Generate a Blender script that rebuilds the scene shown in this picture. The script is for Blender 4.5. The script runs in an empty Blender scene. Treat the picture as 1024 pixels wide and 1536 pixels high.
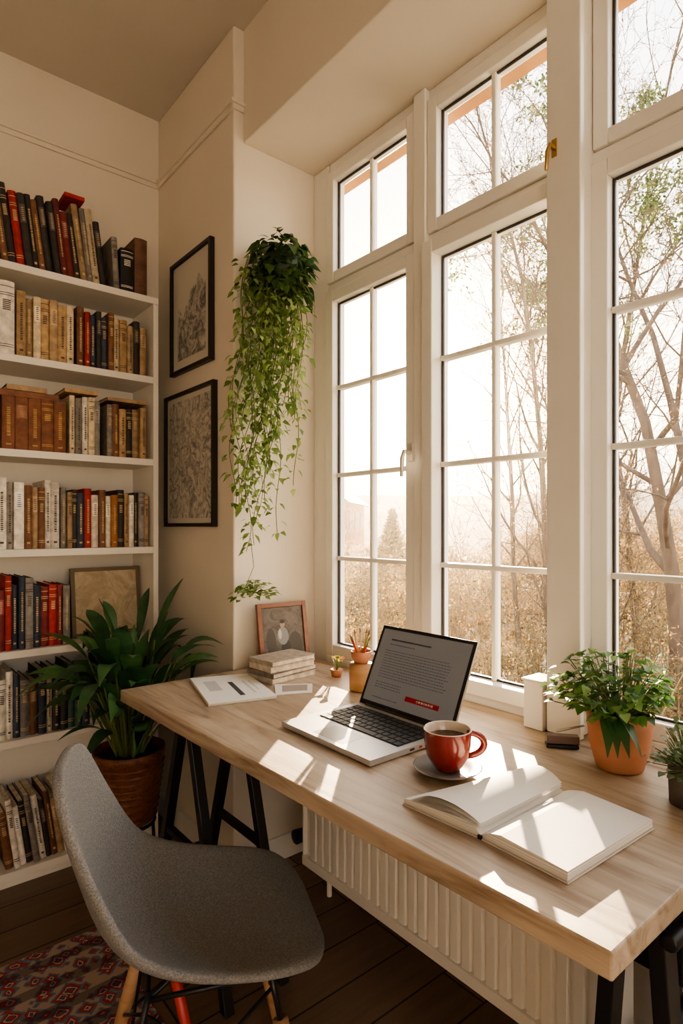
import bpy, math, random
from mathutils import Vector, Matrix, noise as mn
R = random.Random(7)
pi = math.pi
scene = bpy.context.scene

# ------------------------------------------------------------------ mesh builder
class MB:
    def __init__(s):
        s.v=[]; s.f=[]; s.m=[]; s.s=[]; s.c=[]
    def add(s, vs, fs, mat=0, smooth=False, col=(1,1,1)):
        o=len(s.v); s.v.extend([tuple(p) for p in vs])
        for f in fs:
            s.f.append(tuple(i+o for i in f)); s.m.append(mat); s.s.append(smooth); s.c.append(col)
    def box(s, x0,x1,y0,y1,z0,z1, mat=0, col=(1,1,1), T=None):
        vs=[Vector((x,y,z)) for x in (x0,x1) for y in (y0,y1) for z in (z0,z1)]
        if T is not None: vs=[T@p for p in vs]
        s.add(vs,[(0,1,3,2),(4,6,7,5),(0,4,5,1),(2,3,7,6),(0,2,6,4),(1,5,7,3)],mat,False,col)
    def tube(s, pts, rad, n=8, mat=0, col=(1,1,1), caps=True, smooth=True):
        pts=[Vector(p) for p in pts]
        if not isinstance(rad,(list,tuple)): rad=[rad]*len(pts)
        vs=[]; fs=[]
        up=None
        for i,p in enumerate(pts):
            if i==0: t=pts[1]-pts[0]
            elif i==len(pts)-1: t=pts[-1]-pts[-2]
            else: t=pts[i+1]-pts[i-1]
            t.normalize()
            if up is None:
                up=Vector((0,0,1)) if abs(t.z)<.9 else Vector((1,0,0))
            a=t.cross(up)
            if a.length<1e-4: a=t.cross(Vector((.3,1,.2)))
            a.normalize(); b=a.cross(t).normalized(); up=b
            for k in range(n):
                an=2*pi*k/n
                vs.append(p+(a*math.cos(an)+b*math.sin(an))*rad[i])
        for i in range(len(pts)-1):
            for k in range(n):
                k2=(k+1)%n
                fs.append((i*n+k,i*n+k2,(i+1)*n+k2,(i+1)*n+k))
        if caps:
            fs.append(tuple(range(n))[::-1]); fs.append(tuple((len(pts)-1)*n+k for k in range(n)))
        s.add(vs,fs,mat,smooth,col)
    def lathe(s, prof, c, n=32, mat=0, col=(1,1,1), T=None):
        vs=[];fs=[]
        for r,z in prof:
            for k in range(n):
                a=2*pi*k/n
                p=Vector((r*math.cos(a),r*math.sin(a),z))
                if T is not None: p=T@p
                vs.append(Vector(c)+p)
        for i in range(len(prof)-1):
            for k in range(n):
                k2=(k+1)%n
                fs.append((i*n+k,i*n+k2,(i+1)*n+k2,(i+1)*n+k))
        s.add(vs,fs,mat,True,col)
    def leaf(s,p,d,L,W,bend=.3,mat=0,col=(1,1,1),n=5,fold=.25,clamp=None,pw=.7):
        p=Vector(p); d=Vector(d).normalized()
        side=d.cross(Vector((0,0,1)))
        if side.length<.05: side=Vector((R.uniform(-1,1),R.uniform(-1,1),0))
        side.normalize(); nrm=side.cross(d).normalized()
        tw=R.uniform(-.5,.5); side=(side*math.cos(tw)+nrm*math.sin(tw)).normalized()
        vs=[];fs=[]
        for i in range(n+1):
            t=i/n
            c=p+d*(L*t)+Vector((0,0,-1))*(bend*L*t*t)
            w=W*max(.02,math.sin(pi*min(.99,t**pw)))
            for q in (c-side*w+nrm*(w*fold), c, c+side*w+nrm*(w*fold)):
                if clamp: q=clamp(q)
                vs.append(q)
        for i in range(n):
            a=i*3
            fs+= [(a,a+1,a+4,a+3),(a+1,a+2,a+5,a+4)]
        s.add(vs,fs,mat,True,col)
    def build(s,name,mats,bevel=0,subsurf=0,solid=0,weld=False):
        me=bpy.data.meshes.new(name); me.from_pydata(s.v,[],s.f); 
        for m in mats: me.materials.append(m)
        me.polygons.foreach_set('material_index',s.m)
        me.polygons.foreach_set('use_smooth',s.s)
        at=me.color_attributes.new('Col','FLOAT_COLOR','CORNER')
        buf=[]
        for f,c in zip(s.f,s.c): buf.extend([c[0],c[1],c[2],1.0]*len(f))
        at.data.foreach_set('color',buf)
        me.update()
        ob=bpy.data.objects.new(name,me); scene.collection.objects.link(ob)
        if solid:
            m=ob.modifiers.new('sol','SOLIDIFY'); m.thickness=solid; m.offset=0
        if bevel:
            m=ob.modifiers.new('bev','BEVEL'); m.width=bevel; m.segments=2; m.limit_method='ANGLE'; m.angle_limit=math.radians(50)
        if subsurf:
            m=ob.modifiers.new('sub','SUBSURF'); m.levels=subsurf; m.render_levels=subsurf
        return ob
def parent(name, loc, kids):
    e=bpy.data.objects.new(name,None); e.location=loc; e.empty_display_size=.1
    scene.collection.objects.link(e)
    inv=Matrix.Translation(Vector(loc)).inverted()
    for k in kids:
        k.parent=e; k.matrix_parent_inverse=inv
    return e

# ------------------------------------------------------------------ materials
def mat(name, c1, rough=.6, c2=None, scale=(10,10,10), metal=0, bump=0, bscale=60, attr=False, detail=4,
        lo=.35, hi=.65, trans=0, spec=.5, attrvar=0, coat=0):
    m=bpy.data.materials.new(name); m.use_nodes=True; nt=m.node_tree; N=nt.nodes; Lk=nt.links
    b=N['Principled BSDF']; b.inputs['Roughness'].default_value=rough; b.inputs['Metallic'].default_value=metal
    b.inputs['Specular IOR Level'].default_value=spec
    if coat: b.inputs['Coat Weight'].default_value=coat
    tc=N.new('ShaderNodeTexCoord')
    csock=None
    if attr:
        a=N.new('ShaderNodeAttribute'); a.attribute_name='Col'; csock=a.outputs['Color']
        if attrvar:
            no=N.new('ShaderNodeTexNoise'); no.inputs['Scale'].default_value=bscale
            Lk.new(tc.outputs['Object'],no.inputs['Vector'])
            mr=N.new('ShaderNodeMapRange'); mr.inputs[1].default_value=.3; mr.inputs[2].default_value=.7
            mr.inputs[3].default_value=1-attrvar; mr.inputs[4].default_value=1+attrvar
            Lk.new(no.outputs['Fac'],mr.inputs[0])
            mx=N.new('ShaderNodeVectorMath'); mx.operation='SCALE'
            Lk.new(csock,mx.inputs[0]); Lk.new(mr.outputs[0],mx.inputs['Scale']); csock=mx.outputs[0]
    elif c2:
        mp=N.new('ShaderNodeMapping'); mp.inputs['Scale'].default_value=scale
        Lk.new(tc.outputs['Object'],mp.inputs['Vector'])
        no=N.new('ShaderNodeTexNoise'); no.inputs['Scale'].default_value=1; no.inputs['Detail'].default_value=detail
        no.inputs['Distortion'].default_value=.4
        Lk.new(mp.outputs[0],no.inputs['Vector'])
        cr=N.new('ShaderNodeValToRGB'); cr.color_ramp.elements[0].position=lo; cr.color_ramp.elements[1].position=hi
        cr.color_ramp.elements[0].color=(*c1,1); cr.color_ramp.elements[1].color=(*c2,1)
        Lk.new(no.outputs['Fac'],cr.inputs[0]); csock=cr.outputs[0]
    if csock: Lk.new(csock,b.inputs['Base Color'])
    else: b.inputs['Base Color'].default_value=(*c1,1)
    if bump:
        n2=N.new('ShaderNodeTexNoise'); n2.inputs['Scale'].default_value=bscale; n2.inputs['Detail'].default_value=3
        Lk.new(tc.outputs['Object'],n2.inputs['Vector'])
        bp=N.new('ShaderNodeBump'); bp.inputs['Strength'].default_value=bump; bp.inputs['Distance'].default_value=.01
        Lk.new(n2.outputs['Fac'],bp.inputs['Height']); Lk.new(bp.outputs[0],b.inputs['Normal'])
    if trans:
        tr=N.new('ShaderNodeBsdfTranslucent'); mix=N.new('ShaderNodeMixShader'); mix.inputs[0].default_value=trans
        if csock: Lk.new(csock,tr.inputs['Color'])
        else: tr.inputs['Color'].default_value=(*c1,1)
        Lk.new(b.outputs[0],mix.inputs[1]); Lk.new(tr.outputs[0],mix.inputs[2])
        Lk.new(mix.outputs[0],N['Material Output'].inputs['Surface'])
    return m

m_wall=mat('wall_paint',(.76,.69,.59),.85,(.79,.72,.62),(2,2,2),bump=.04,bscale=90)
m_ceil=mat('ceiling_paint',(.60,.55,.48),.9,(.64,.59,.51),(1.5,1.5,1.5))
m_white=mat('white_frame_paint',(.81,.78,.72),.35,(.84,.81,.75),(6,6,6))
m_shelf=mat('shelf_paint',(.79,.75,.68),.5,(.83,.79,.72),(5,5,5))
m_gasket=mat('window_gasket',(.03,.03,.03),.5)
m_black=mat('black_metal',(.012,.012,.014),.4)
m_book=mat('book_cloth',(1,1,1),.6,attr=True,attrvar=.25,bscale=45,bump=.05)
m_leaf=mat('plant_leaf',(1,1,1),.4,attr=True,attrvar=.2,bscale=25,trans=.45)
m_leafd=mat('plant_leaf_thick',(1,1,1),.35,attr=True,attrvar=.3,bscale=18,trans=.15)
m_stem=mat('plant_stem',(.12,.16,.04),.6)
m_soil=mat('potting_soil',(.03,.02,.012),.95,(.06,.04,.025),(60,60,60),bump=.5,bscale=120)
m_terra=mat('terracotta',(.40,.175,.095),.75,(.48,.22,.13),(12,12,12),bump=.08,bscale=80)
m_paper=mat('paper',(.82,.79,.73),.7,(.88,.85,.79),(4,4,4))
m_frameb=mat('black_frame',(.02,.018,.016),.4)
m_ext=mat('exterior_wood_trim',(.42,.21,.08),.7,(.52,.28,.12),(4,4,20))  # wood colour brightened, orange bounce light painted in
m_lwood=mat('light_wood',(.55,.36,.2),.5,(.66,.46,.28),(8,8,60))

def desk_wood(name,a,b_,c_,sc,rough):
    m=bpy.data.materials.new(name); m.use_nodes=True; nt=m.node_tree; N=nt.nodes; Lk=nt.links
    b=N['Principled BSDF']; tc=N.new('ShaderNodeTexCoord')
    mp=N.new('ShaderNodeMapping'); mp.inputs['Scale'].default_value=sc; Lk.new(tc.outputs['Object'],mp.inputs[0])
    n1=N.new('ShaderNodeTexNoise'); n1.inputs['Scale'].default_value=1; n1.inputs['Detail'].default_value=7; n1.inputs['Roughness'].default_value=.62; n1.inputs['Distortion'].default_value=1.4
    Lk.new(mp.outputs[0],n1.inputs['Vector'])
    cr=N.new('ShaderNodeValToRGB'); e=cr.color_ramp.elements
    e[0].position=.30; e[0].color=(*a,1); e[1].position=.66; e[1].color=(*c_,1)
    k=e.new(.45); k.color=(*b_,1)
    Lk.new(n1.outputs['Fac'],cr.inputs[0])
    n2=N.new('ShaderNodeTexNoise'); n2.inputs['Scale'].default_value=5; n2.inputs['Detail'].default_value=3; Lk.new(tc.outputs['Object'],n2.inputs['Vector'])
    mr2=N.new('ShaderNodeMapRange'); mr2.inputs[1].default_value=.3; mr2.inputs[2].default_value=.7; mr2.inputs[3].default_value=.78; mr2.inputs[4].default_value=1.08; Lk.new(n2.outputs['Fac'],mr2.inputs[0])
    sc_=N.new('ShaderNodeVectorMath'); sc_.operation='SCALE'; Lk.new(cr.outputs[0],sc_.inputs[0]); Lk.new(mr2.outputs[0],sc_.inputs['Scale'])
    Lk.new(sc_.outputs[0],b.inputs['Base Color'])
    mr=N.new('ShaderNodeMapRange'); mr.inputs[3].default_value=rough-.1; mr.inputs[4].default_value=rough+.15
    Lk.new(n1.outputs['Fac'],mr.inputs[0]); Lk.new(mr.outputs[0],b.inputs['Roughness'])
    bp=N.new('ShaderNodeBump'); bp.inputs['Strength'].default_value=.15; bp.inputs['Distance'].default_value=.004
    Lk.new(n1.outputs['Fac'],bp.inputs['Height']); Lk.new(bp.outputs[0],b.inputs['Normal'])
    return m
m_desk=desk_wood('whitewashed_wood',(.24,.155,.09),(.44,.33,.225),(.58,.465,.34),(24,2.0,24),.38)

def floor_mat():
    m=bpy.data.materials.new('dark_plank_floor'); m.use_nodes=True; nt=m.node_tree; N=nt.nodes; Lk=nt.links
    b=N['Principled BSDF']; tc=N.new('ShaderNodeTexCoord')
    br=N.new('ShaderNodeTexBrick'); br.inputs['Scale'].default_value=1
    br.inputs['Color1'].default_value=(.18,.115,.075,1); br.inputs['Color2'].default_value=(.26,.17,.11,1)
    br.inputs['Mortar'].default_value=(.03,.018,.012,1); br.inputs['Mortar Size'].default_value=.003
    br.inputs['Brick Width'].default_value=1.3; br.inputs['Row Height'].default_value=.14
    Lk.new(tc.outputs['Object'],br.inputs['Vector'])
    mp=N.new('ShaderNodeMapping'); mp.inputs['Scale'].default_value=(3,40,10); Lk.new(tc.outputs['Object'],mp.inputs[0])
    n1=N.new('ShaderNodeTexNoise'); n1.inputs['Scale'].default_value=1; n1.inputs['Detail'].default_value=5
    Lk.new(mp.outputs[0],n1.inputs['Vector'])
    mx=N.new('ShaderNodeMix'); mx.data_type='RGBA'; mx.blend_type='MULTIPLY'; mx.inputs[0].default_value=.7
    cr=N.new('ShaderNodeValToRGB'); cr.color_ramp.elements[0].color=(.4,.4,.4,1); cr.color_ramp.elements[1].color=(1.3,1.3,1.3,1)
    Lk.new(n1.outputs['Fac'],cr.inputs[0])
    Lk.new(br.outputs['Color'],mx.inputs[6]); Lk.new(cr.outputs[0],mx.inputs[7]); Lk.new(mx.outputs[2],b.inputs['Base Color'])
    b.inputs['Roughness'].default_value=.36
    return m
m_floor=floor_mat()

def glass_mat():
    m=bpy.data.materials.new('window_glass'); m.use_nodes=True; nt=m.node_tree; N=nt.nodes; Lk=nt.links
    N.remove(N['Principled BSDF'])
    t=N.new('ShaderNodeBsdfTransparent'); t.inputs[0].default_value=(.98,.98,.97,1)
    g=N.new('ShaderNodeBsdfGlossy'); g.inputs['Roughness'].default_value=.02
    fr=N.new('ShaderNodeFresnel'); fr.inputs[0].default_value=1.12
    mx=N.new('ShaderNodeMixShader'); Lk.new(fr.outputs[0],mx.inputs[0]); Lk.new(t.outputs[0],mx.inputs[1]); Lk.new(g.outputs[0],mx.inputs[2])
    Lk.new(mx.outputs[0],N['Material Output'].inputs['Surface'])
    return m
m_glass=glass_mat()

# ------------------------------------------------------------------ room shell
XP=1.07; YC=1.90; XW=1.42; YB=2.57; ZC=3.06; XL=-2.0; YS=-2.2; SOF=2.65
def boxobj(name,x0,x1,y0,y1,z0,z1,m,bevel=0):
    b=MB(); b.box(x0,x1,y0,y1,z0,z1); return b.build(name,[m],bevel)
boxobj('floor',XL-.1,1.56,YS-.1,YB+.1,-.1,0,m_floor)
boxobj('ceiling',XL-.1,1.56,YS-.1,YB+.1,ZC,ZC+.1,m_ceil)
boxobj('wall_north',XL-.1,XP,YB,YB+.1,0,ZC,m_wall)
boxobj('wall_column',XP,1.56,YC,YB+.1,0,ZC,m_wall,.006)
boxobj('wall_west',XL-.1,XL,YS-.1,YB,0,ZC,m_wall)
b=MB()
b.box(XW,1.56,YS-.1,YC,0,.735)
b.box(XW,1.56,YS-.1,-.36,.735,SOF)
b.build('wall_east',[m_wall])
boxobj('trim_window_lintel',1.11,1.56,YS,YC,SOF,ZC,m_wall,.004)
b=MB()   # unseen south wall; opening added to let sky fill light in
b.box(XL,XW,YS-.1,YS,0,.9); b.box(XL,XW,YS-.1,YS,2.3,ZC); b.box(XL,-1.4,YS-.1,YS,.9,2.3); b.box(.5,XW,YS-.1,YS,.9,2.3); b.box(-.48,-.42,YS-.1,YS,.9,2.3)
b.build('wall_south',[m_wall])
b=MB()
for (z0,z1,t) in ((2.755,2.775,.010),(2.775,2.788,.016)):
    b.box(XL,XP-t,YB-t,YB,z0,z1); b.box(XP-t,XP,YC,YB,z0,z1); b.box(XP-t,1.11,YC-t,YC,z0,z1)
b.build('trim_picture_rail',[m_wall],.003)
b=MB()
b.box(XP-.015,XP,YC-.015,YB,0,.09); b.box(XP,XW,YC-.015,YC,0,.09)
b.build('baseboard_column',[m_white],.004)
b=MB(); b.box(XW-.018,XW,YS,YC-.016,0,.11); b.build('baseboard_east',[m_white],.004)
boxobj('trim_exterior_eave',1.501,1.57,YS,YC,2.615,2.66,m_ext)

# ------------------------------------------------------------------ windows
bays=[(1.764,1.38),(1.25,.85),(.705,.305),(.175,-.225)]
ZG=(.815,2.11,2.225,2.57)
wb=MB()
W=lambda *a,m=0: wb.box(*a,mat=m)
W(1.43,1.50,1.805,YC-.0005,.7355,SOF-.0005); W(1.43,1.50,-.3595,-.265,.7355,SOF-.0005)
W(1.431,1.499,-.26,1.80,2.61,SOF-.001); W(1.412,1.499,-.26,1.80,.7357,.772)
W(1.426,1.498,-.26,1.80,2.15,2.185)
mull=[(1.34,1.29),(.81,.745),(.265,.215)]
for i,(a,c) in enumerate(mull):
    if i==1: W(1.361,1.497,c,a,.7515,SOF-.0015); W(1.34,1.36,c-.012,a+.012,.752,SOF-.002)
    else: W(1.409,1.497,c,a,.7365,SOF-.0015)
def sash(y1,y0,z0,z1,x0=1.412,x1=1.475,w=.042):
    W(x0,x1,y0-w,y0,z0-w,z1+w); W(x0,x1,y1,y1+w,z0-w,z1+w)
    W(x0+.001,x1-.001,y0,y1,z0-w,z0); W(x0+.001,x1-.001,y0,y1,z1,z1+w)
    g=.006
    W(1.44,1.452,y0,y0+g,z0,z1,m=1); W(1.44,1.452,y1-g,y1,z0,z1,m=1); W(1.441,1.451,y0+g,y1-g,z1-g,z1,m=1); W(1.441,1.451,y0+g,y1-g,z0,z0+g,m=1)
for i,(y1,y0) in enumerate(bays):
    x0=1.414 if i!=1 else 1.395
    sash(y1,y0,ZG[0],ZG[1],x0,1.476); sash(y1,y0,ZG[2],ZG[3],1.417,1.475,.038)
    yc=(y0+y1)/2
    W(1.436,1.462,yc-.0075,yc+.0075,ZG[0],ZG[1]); W(1.436,1.462,yc-.0075,yc+.0075,ZG[2],ZG[3])
    for z in (1.787,1.455,1.14): W(1.434,1.464,y0,y1,z-.0075,z+.0075)
fr=wb.build('frame',[m_white,m_gasket],.003)
gb=MB()
for (y1,y0) in bays:
    gb.add([(1.447,y0,ZG[0]),(1.447,y1,ZG[0]),(1.447,y1,ZG[1]),(1.447,y0,ZG[1])],[(0,1,2,3)])
    gb.add([(1.447,y0,ZG[2]),(1.447,y1,ZG[2]),(1.447,y1,ZG[3]),(1.447,y0,ZG[3])],[(0,1,2,3)])
gl=gb.build('glass',[m_glass])
hb=MB()
m_handle=mat('handle_metal',(.75,.72,.66),.3,metal=.6)
m_brass=mat('brass',(.6,.42,.18),.3,metal=.9)
def handle(y,z,mi,x=1.395,s=1):
    hb.box(x-.004,x+.02,y-.010*s,y+.010*s,z-.03*s,z+.03*s,mi)
    hb.tube([(x,y,z),(x-.03*s,y,z),(x-.034*s,y+.005,z-.02*s),(x-.034*s,y+.008,z-.08*s)],[.007*s,.008*s,.008*s,.006*s],8,mi)
handle(1.345,1.50,0,1.402); handle(.80,2.19,1,1.342,.75)
hd=hb.build('handle',[m_handle,m_brass],.002)
parent('window_1',(1.45,.8,1.7),[fr,gl,hd])
b=MB(); b.box(1.33,1.40,.826,.88,.7515,.87); b.box(1.325,1.405,.824,.885,.87,.876); b.build('trim_mullion_foot',[m_white],.002)

# ------------------------------------------------------------------ radiator
b=MB()
y0,y1,z0,z1=.60,1.64,.12,.63
n=27; per=(y1-y0-.03)/n; vs=[];fs=[]
prof=[(0,0),(.18,0),(.26,.009),(.92,.009)]
ys=[]
for i in range(n):
    for (t,dx) in prof: ys.append((y0+(i+t)*per,dx))
ys.append((y1-.03,0)); ys.append((y1,0))
for (y,dx) in ys: vs+=[(1.205-dx,y,z0+.02),(1.205-dx,y,z1-.015)]
for i in range(len(ys)-1): fs.append((2*i,2*i+2,2*i+3,2*i+1))
b.add(vs,fs)
b.box(1.19,1.31,y0-.006,y1+.006,z1-.016,z1); b.box(1.188,1.31,y0-.006,y1+.006,z0,z0+.030)
b.box(1.19,1.31,y0-.006,y0,z0+.030,z1-.016); b.box(1.19,1.31,y1,y1+.006,z0+.030,z1-.016); b.box(1.30,1.309,y0,y1,z0+.030,z1-.016)
for yy in (.8,1.45): b.box(1.31,1.4195,yy-.02,yy+.02,.2,.55)
b.tube([(1.25,1.6465,.2),(1.25,1.70,.2)],.014,10,1); b.tube([(1.25,1.675,.2),(1.18,1.675,.2)],[.02,.024],12,1)
b.tube([(1.27,.66,z0),(1.27,.66,.0)],.009,10); b.tube([(1.27,1.60,z0),(1.27,1.60,.0)],.009,10)
m_rad=mat('radiator_enamel',(.80,.75,.67),.35)
b.build('radiator',[m_rad,m_black],.0015)

# ------------------------------------------------------------------ bookshelf
SY=2.33; SX0=-.62; SX1=.97
lev=[2.18,1.86,1.53,1.18,.826,.515,.06]
b=MB()
for z in lev[1:]:
    b.box(SX0,.06,SY,YB-.013,z-.026,z); b.box(.08,SX1-.021,SY,YB-.013,z-.026,z)
b.box(SX0-.02,SX1,SY,YB-.013,2.154,2.18)
b.box(SX1-.02,SX1,SY+.001,YB-.013,0,2.1535); b.box(SX0-.02,SX0,SY+.001,YB-.013,0,2.1535)
b.box(.06,.08,SY+.003,YB-.013,0,2.1535)
b.box(SX0-.02,SX1,YB-.0125,YB-.001,0,2.18)
b.box(SX0,.06,SY+.02,SY+.03,0,.0335); b.box(.08,SX1-.021,SY+.02,SY+.03,0,.0335)
b.build('bookshelf',[m_shelf],.0015)

PAG=(.72,.62,.46)
def book(mb,x,z,t,h,dep,col,yf=SY+.015,lean=0,label=None,bands=True):
    z=z+.0006
    T=Matrix.Translation((x,0,z))@Matrix.Rotation(lean,4,'Y')
    B=lambda *a,**k: mb.box(*a,T=T,**k)
    c=.0022
    B(0,c,yf+.004,yf+dep,0,h,col=col); B(t-c,t,yf+.004,yf+dep,0,h,col=col)
    B(c,t-c,yf+.006,yf+dep-.004,.003,h-.004,col=PAG)
    k=5; vs=[];fs=[]
    for i in range(k+1):
        u=i/k; xx=t*u; yy=yf+.004-min(.006,t*.25)*math.sin(pi*u)
        vs+=[T@Vector((xx,yy,0)),T@Vector((xx,yy,h))]
    for i in range(k): fs.append((2*i,2*i+2,2*i+3,2*i+1))
    mb.add(vs,fs,0,True,col)
    mb.add([T@Vector((0,yf+.004,h)),T@Vector((t,yf+.004,h)),T@Vector((t,yf+.008,h)),T@Vector((0,yf+.008,h))],[(0,1,2,3)],0,False,col)
    if bands:
        lum=sum(col)/3
        lc=label or ((.50,.38,.20) if lum<.2 else (.08,.06,.05))
        def band(za,zb,u0=.12,u1=.88,cc=lc):
            vs=[];fs=[]
            for i in range(4):
                u=u0+(u1-u0)*i/3; yy=yf+.004-min(.006,t*.25)*math.sin(pi*u)-.0007
                vs+=[T@Vector((t*u,yy,za)),T@Vector((t*u,yy,zb))]
            for i in range(3): fs.append((2*i,2*i+2,2*i+3,2*i+1))
            mb.add(vs,fs,0,False,cc)
        st=R.random()
        if st<.35:
            for q in (.1,.13,.8,.83,.92): band(h*q,h*q+.0025,.03,.97)
            q=h*.6
            while q<h*.74: band(q,q+.004,.25,.75); q+=.0065
        elif st<.8:
            q=h*.25
            while q<h*.8:
                l=R.uniform(.002,.006); band(q,q+l,.36,.64); q+=l+.0025
            band(h*.08,h*.11,.3,.7)
        else:
            band(h*.6,h*.85,.1,.9,tuple(min(1,v*1.4+.05) for v in col))
            q=h*.63
            while q<h*.82: band(q,q+.003,.3,.7,lc); q+=.007
DK=(.03,.026,.026); BK=(.014,.014,.016); RD=(.36,.025,.025); DR=(.17,.02,.02); BR=(.18,.08,.04); TN=(.46,.31,.16); CR=(.62,.51,.35); WH=(.74,.69,.61); NV=(.03,.045,.08); GR=(.24,.22,.20); OR=(.42,.17,.05); GN=(.04,.08,.06); LB=(.35,.24,.14)
def row(mb,x,xend,z,cols,h,t=(.018,.034),lean=0,dep=(.14,.2),rand=False,yf=None):
    i=0
    while True:
        c=R.choice(cols) if rand else cols[i%len(cols)]
        tt=R.uniform(*t)
        if x+tt>xend: break
        hh=R.uniform(*h)
        kk=R.uniform(.75,1.2); c=tuple(max(.006,v*kk) for v in c)
        ln=lean+(R.uniform(-.01,.01) if lean else 0)
        book(mb,x,z,tt,hh,R.uniform(*dep),c,lean=ln,yf=(SY+.012+R.uniform(0,.018)) if yf is None else yf)
        x+=tt/max(.9,math.cos(ln))+.0012; i+=1
    return x
def flat(mb,x0,x1,z,t,col,dep=.16):
    mb.box(x0,x1,SY+.022,SY+.02+dep,z,z+.003,col=col); mb.box(x0,x1,SY+.022,SY+.02+dep,z+t-.003,z+t,col=col)
    mb.box(x0,x1,SY+.016,SY+.022,z,z+t,col=col); mb.box(x0+.004,x1-.004,SY+.022,SY+.02+dep-.004,z+.003,z+t-.003,col=PAG)
allc=[DK,BK,RD,DR,BR,TN,CR,WH,NV,GR,OR,LB]
bk=MB()
L0=-.13
row(bk,-.55,.36,lev[0],allc,(.20,.27),lean=L0,rand=True)
row(bk,.395,.80,lev[0],[DK,BR,DK,RD,DK,DK,BR,DK,DK,(.12,.02,.02),DR,DK,LB,GR,CR],(.235,.285),(.018,.026),lean=L0)
flat(bk,.62,.69,lev[0]+.30,.014,RD,.12)
book(bk,.80,lev[0],.022,.20,.17,GR,lean=-.06); book(bk,.825,lev[0],.05,.17,.16,BK,label=(.7,.68,.6)); book(bk,.88,lev[0],.05,.225,.19,(.14,.07,.045),bands=False)
row(bk,-.6,.05,lev[1],allc,(.18,.26),rand=True); row(bk,.09,.40,lev[1],[TN,CR,LB],(.2,.24),rand=True)
book(bk,.405,lev[1],.05,.255,.2,WH,bands=True)
row(bk,.462,.665,lev[1],[TN,LB,CR,TN,LB,TN,CR],(.20,.235),(.022,.03)); 
row(bk,.665,.80,lev[1],[BR,RD,NV,DK,NV],(.20,.235),(.018,.026)); row(bk,.80,.94,lev[1],[CR,TN,LB,DK,TN,GR],(.17,.215),(.016,.028))
row(bk,-.6,.05,lev[2],allc,(.18,.26),rand=True); row(bk,.09,.40,lev[2],allc,(.2,.24),rand=True)
for i in range(5): book(bk,.415+i*.042,lev[2],.0405,.185,.18,(.20,.075,.035),yf=SY+.012,label=(.45,.27,.09))
flat(bk,.41,.60,lev[2]+.187,.022,(.20,.08,.04)); flat(bk,.43,.56,lev[2]+.211,.018,LB); 
row(bk,.64,.76,lev[2],[CR,GR,WH,CR,GR],(.2,.225),(.018,.024)); row(bk,.775,.94,lev[2],[GR,BR,TN,DK,LB,TN],(.185,.215),(.018,.03))
flat(bk,.775,.93,lev[2]+.217,.014,LB); flat(bk,.62,.74,lev[2]+.228,.014,TN)
row(bk,-.6,.05,lev[3],allc,(.18,.26),rand=True); row(bk,.09,.40,lev[3],[WH,CR,GR,BR],(.2,.24),rand=True)
row(bk,.40,.61,lev[3],[WH,GR,WH,BR,LB,BR,WH,WH],(.21,.25),(.018,.034)); row(bk,.61,.94,lev[3],[GR,LB,DK,NV,RD,WH,BR,WH,OR,DK,TN,WH,DK],(.195,.23),(.014,.026))
row(bk,-.6,.05,lev[4],allc,(.18,.26),rand=True); row(bk,.09,.40,lev[4],[RD,NV,DK,GR],(.2,.24),rand=True)
row(bk,.40,.66,lev[4],[DR,RD,NV,NV,GR,NV,DR,RD,DR,GR,GR,LB],(.21,.265),(.018,.028))
row(bk,-.6,.05,lev[5],allc,(.18,.25),rand=True); row(bk,.09,.40,lev[5],[WH,NV,DK,GR],(.2,.24),rand=True)
row(bk,.405,.94,lev[5],[WH,WH,NV,GR,BR,NV,CR,DK,DK,GN,GN,NV],(.19,.245),(.018,.03))
row(bk,-.6,.05,lev[6],allc,(.2,.28),lean=-.1,rand=True); row(bk,.12,.40,lev[6],[WH,GR,DK,BR],(.2,.24),lean=-.14,rand=True)
row(bk,.43,.80,lev[6],[BR,WH,WH,DK,GR,WH,DK,BR,LB,WH,DK,BR],(.2,.25),(.016,.028),lean=-.14)
bk.build('row_of_books',[m_book])
def art_mat(name,dark,light,sc,seedz=0,thr=(.42,.58),rough=.75):
    m=bpy.data.materials.new(name); m.use_nodes=True; nt=m.node_tree; N=nt.nodes; Lk=nt.links
    b=N['Principled BSDF']; b.inputs['Roughness'].default_value=.5
    tc=N.new('ShaderNodeTexCoord'); mp=N.new('ShaderNodeMapping'); mp.inputs['Location'].default_value=(seedz,seedz*2,seedz); Lk.new(tc.outputs['Object'],mp.inputs[0])
    n1=N.new('ShaderNodeTexNoise'); n1.inputs['Scale'].default_value=sc; n1.inputs['Detail'].default_value=10; n1.inputs['Roughness'].default_value=rough; n1.inputs['Distortion'].default_value=1.5
    Lk.new(mp.outputs[0],n1.inputs['Vector'])
    cr=N.new('ShaderNodeValToRGB'); cr.color_ramp.elements[0].position=thr[0]; cr.color_ramp.elements[1].position=thr[1]
    cr.color_ramp.elements[0].color=(*dark,1); cr.color_ramp.elements[1].color=(*light,1)
    Lk.new(n1.outputs['Fac'],cr.inputs[0]); Lk.new(cr.outputs[0],b.inputs['Base Color'])
    return m
m_art1=art_mat('mountain_etching',(.13,.125,.115),(.62,.59,.53),16,3,rough=.8)
m_art2=art_mat('floral_etching',(.17,.16,.145),(.64,.60,.53),20,7,(.40,.56),.8)
m_art3=art_mat('sepia_print',(.36,.28,.18),(.52,.43,.30),8,5)
m_mount=mat('picture_mount',(.66,.62,.54),.8)
b=MB(); z=lev[4]+.0035
T=Matrix.Translation((.67,2.43,z))@Matrix.Rotation(-.12,4,'X')
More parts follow.
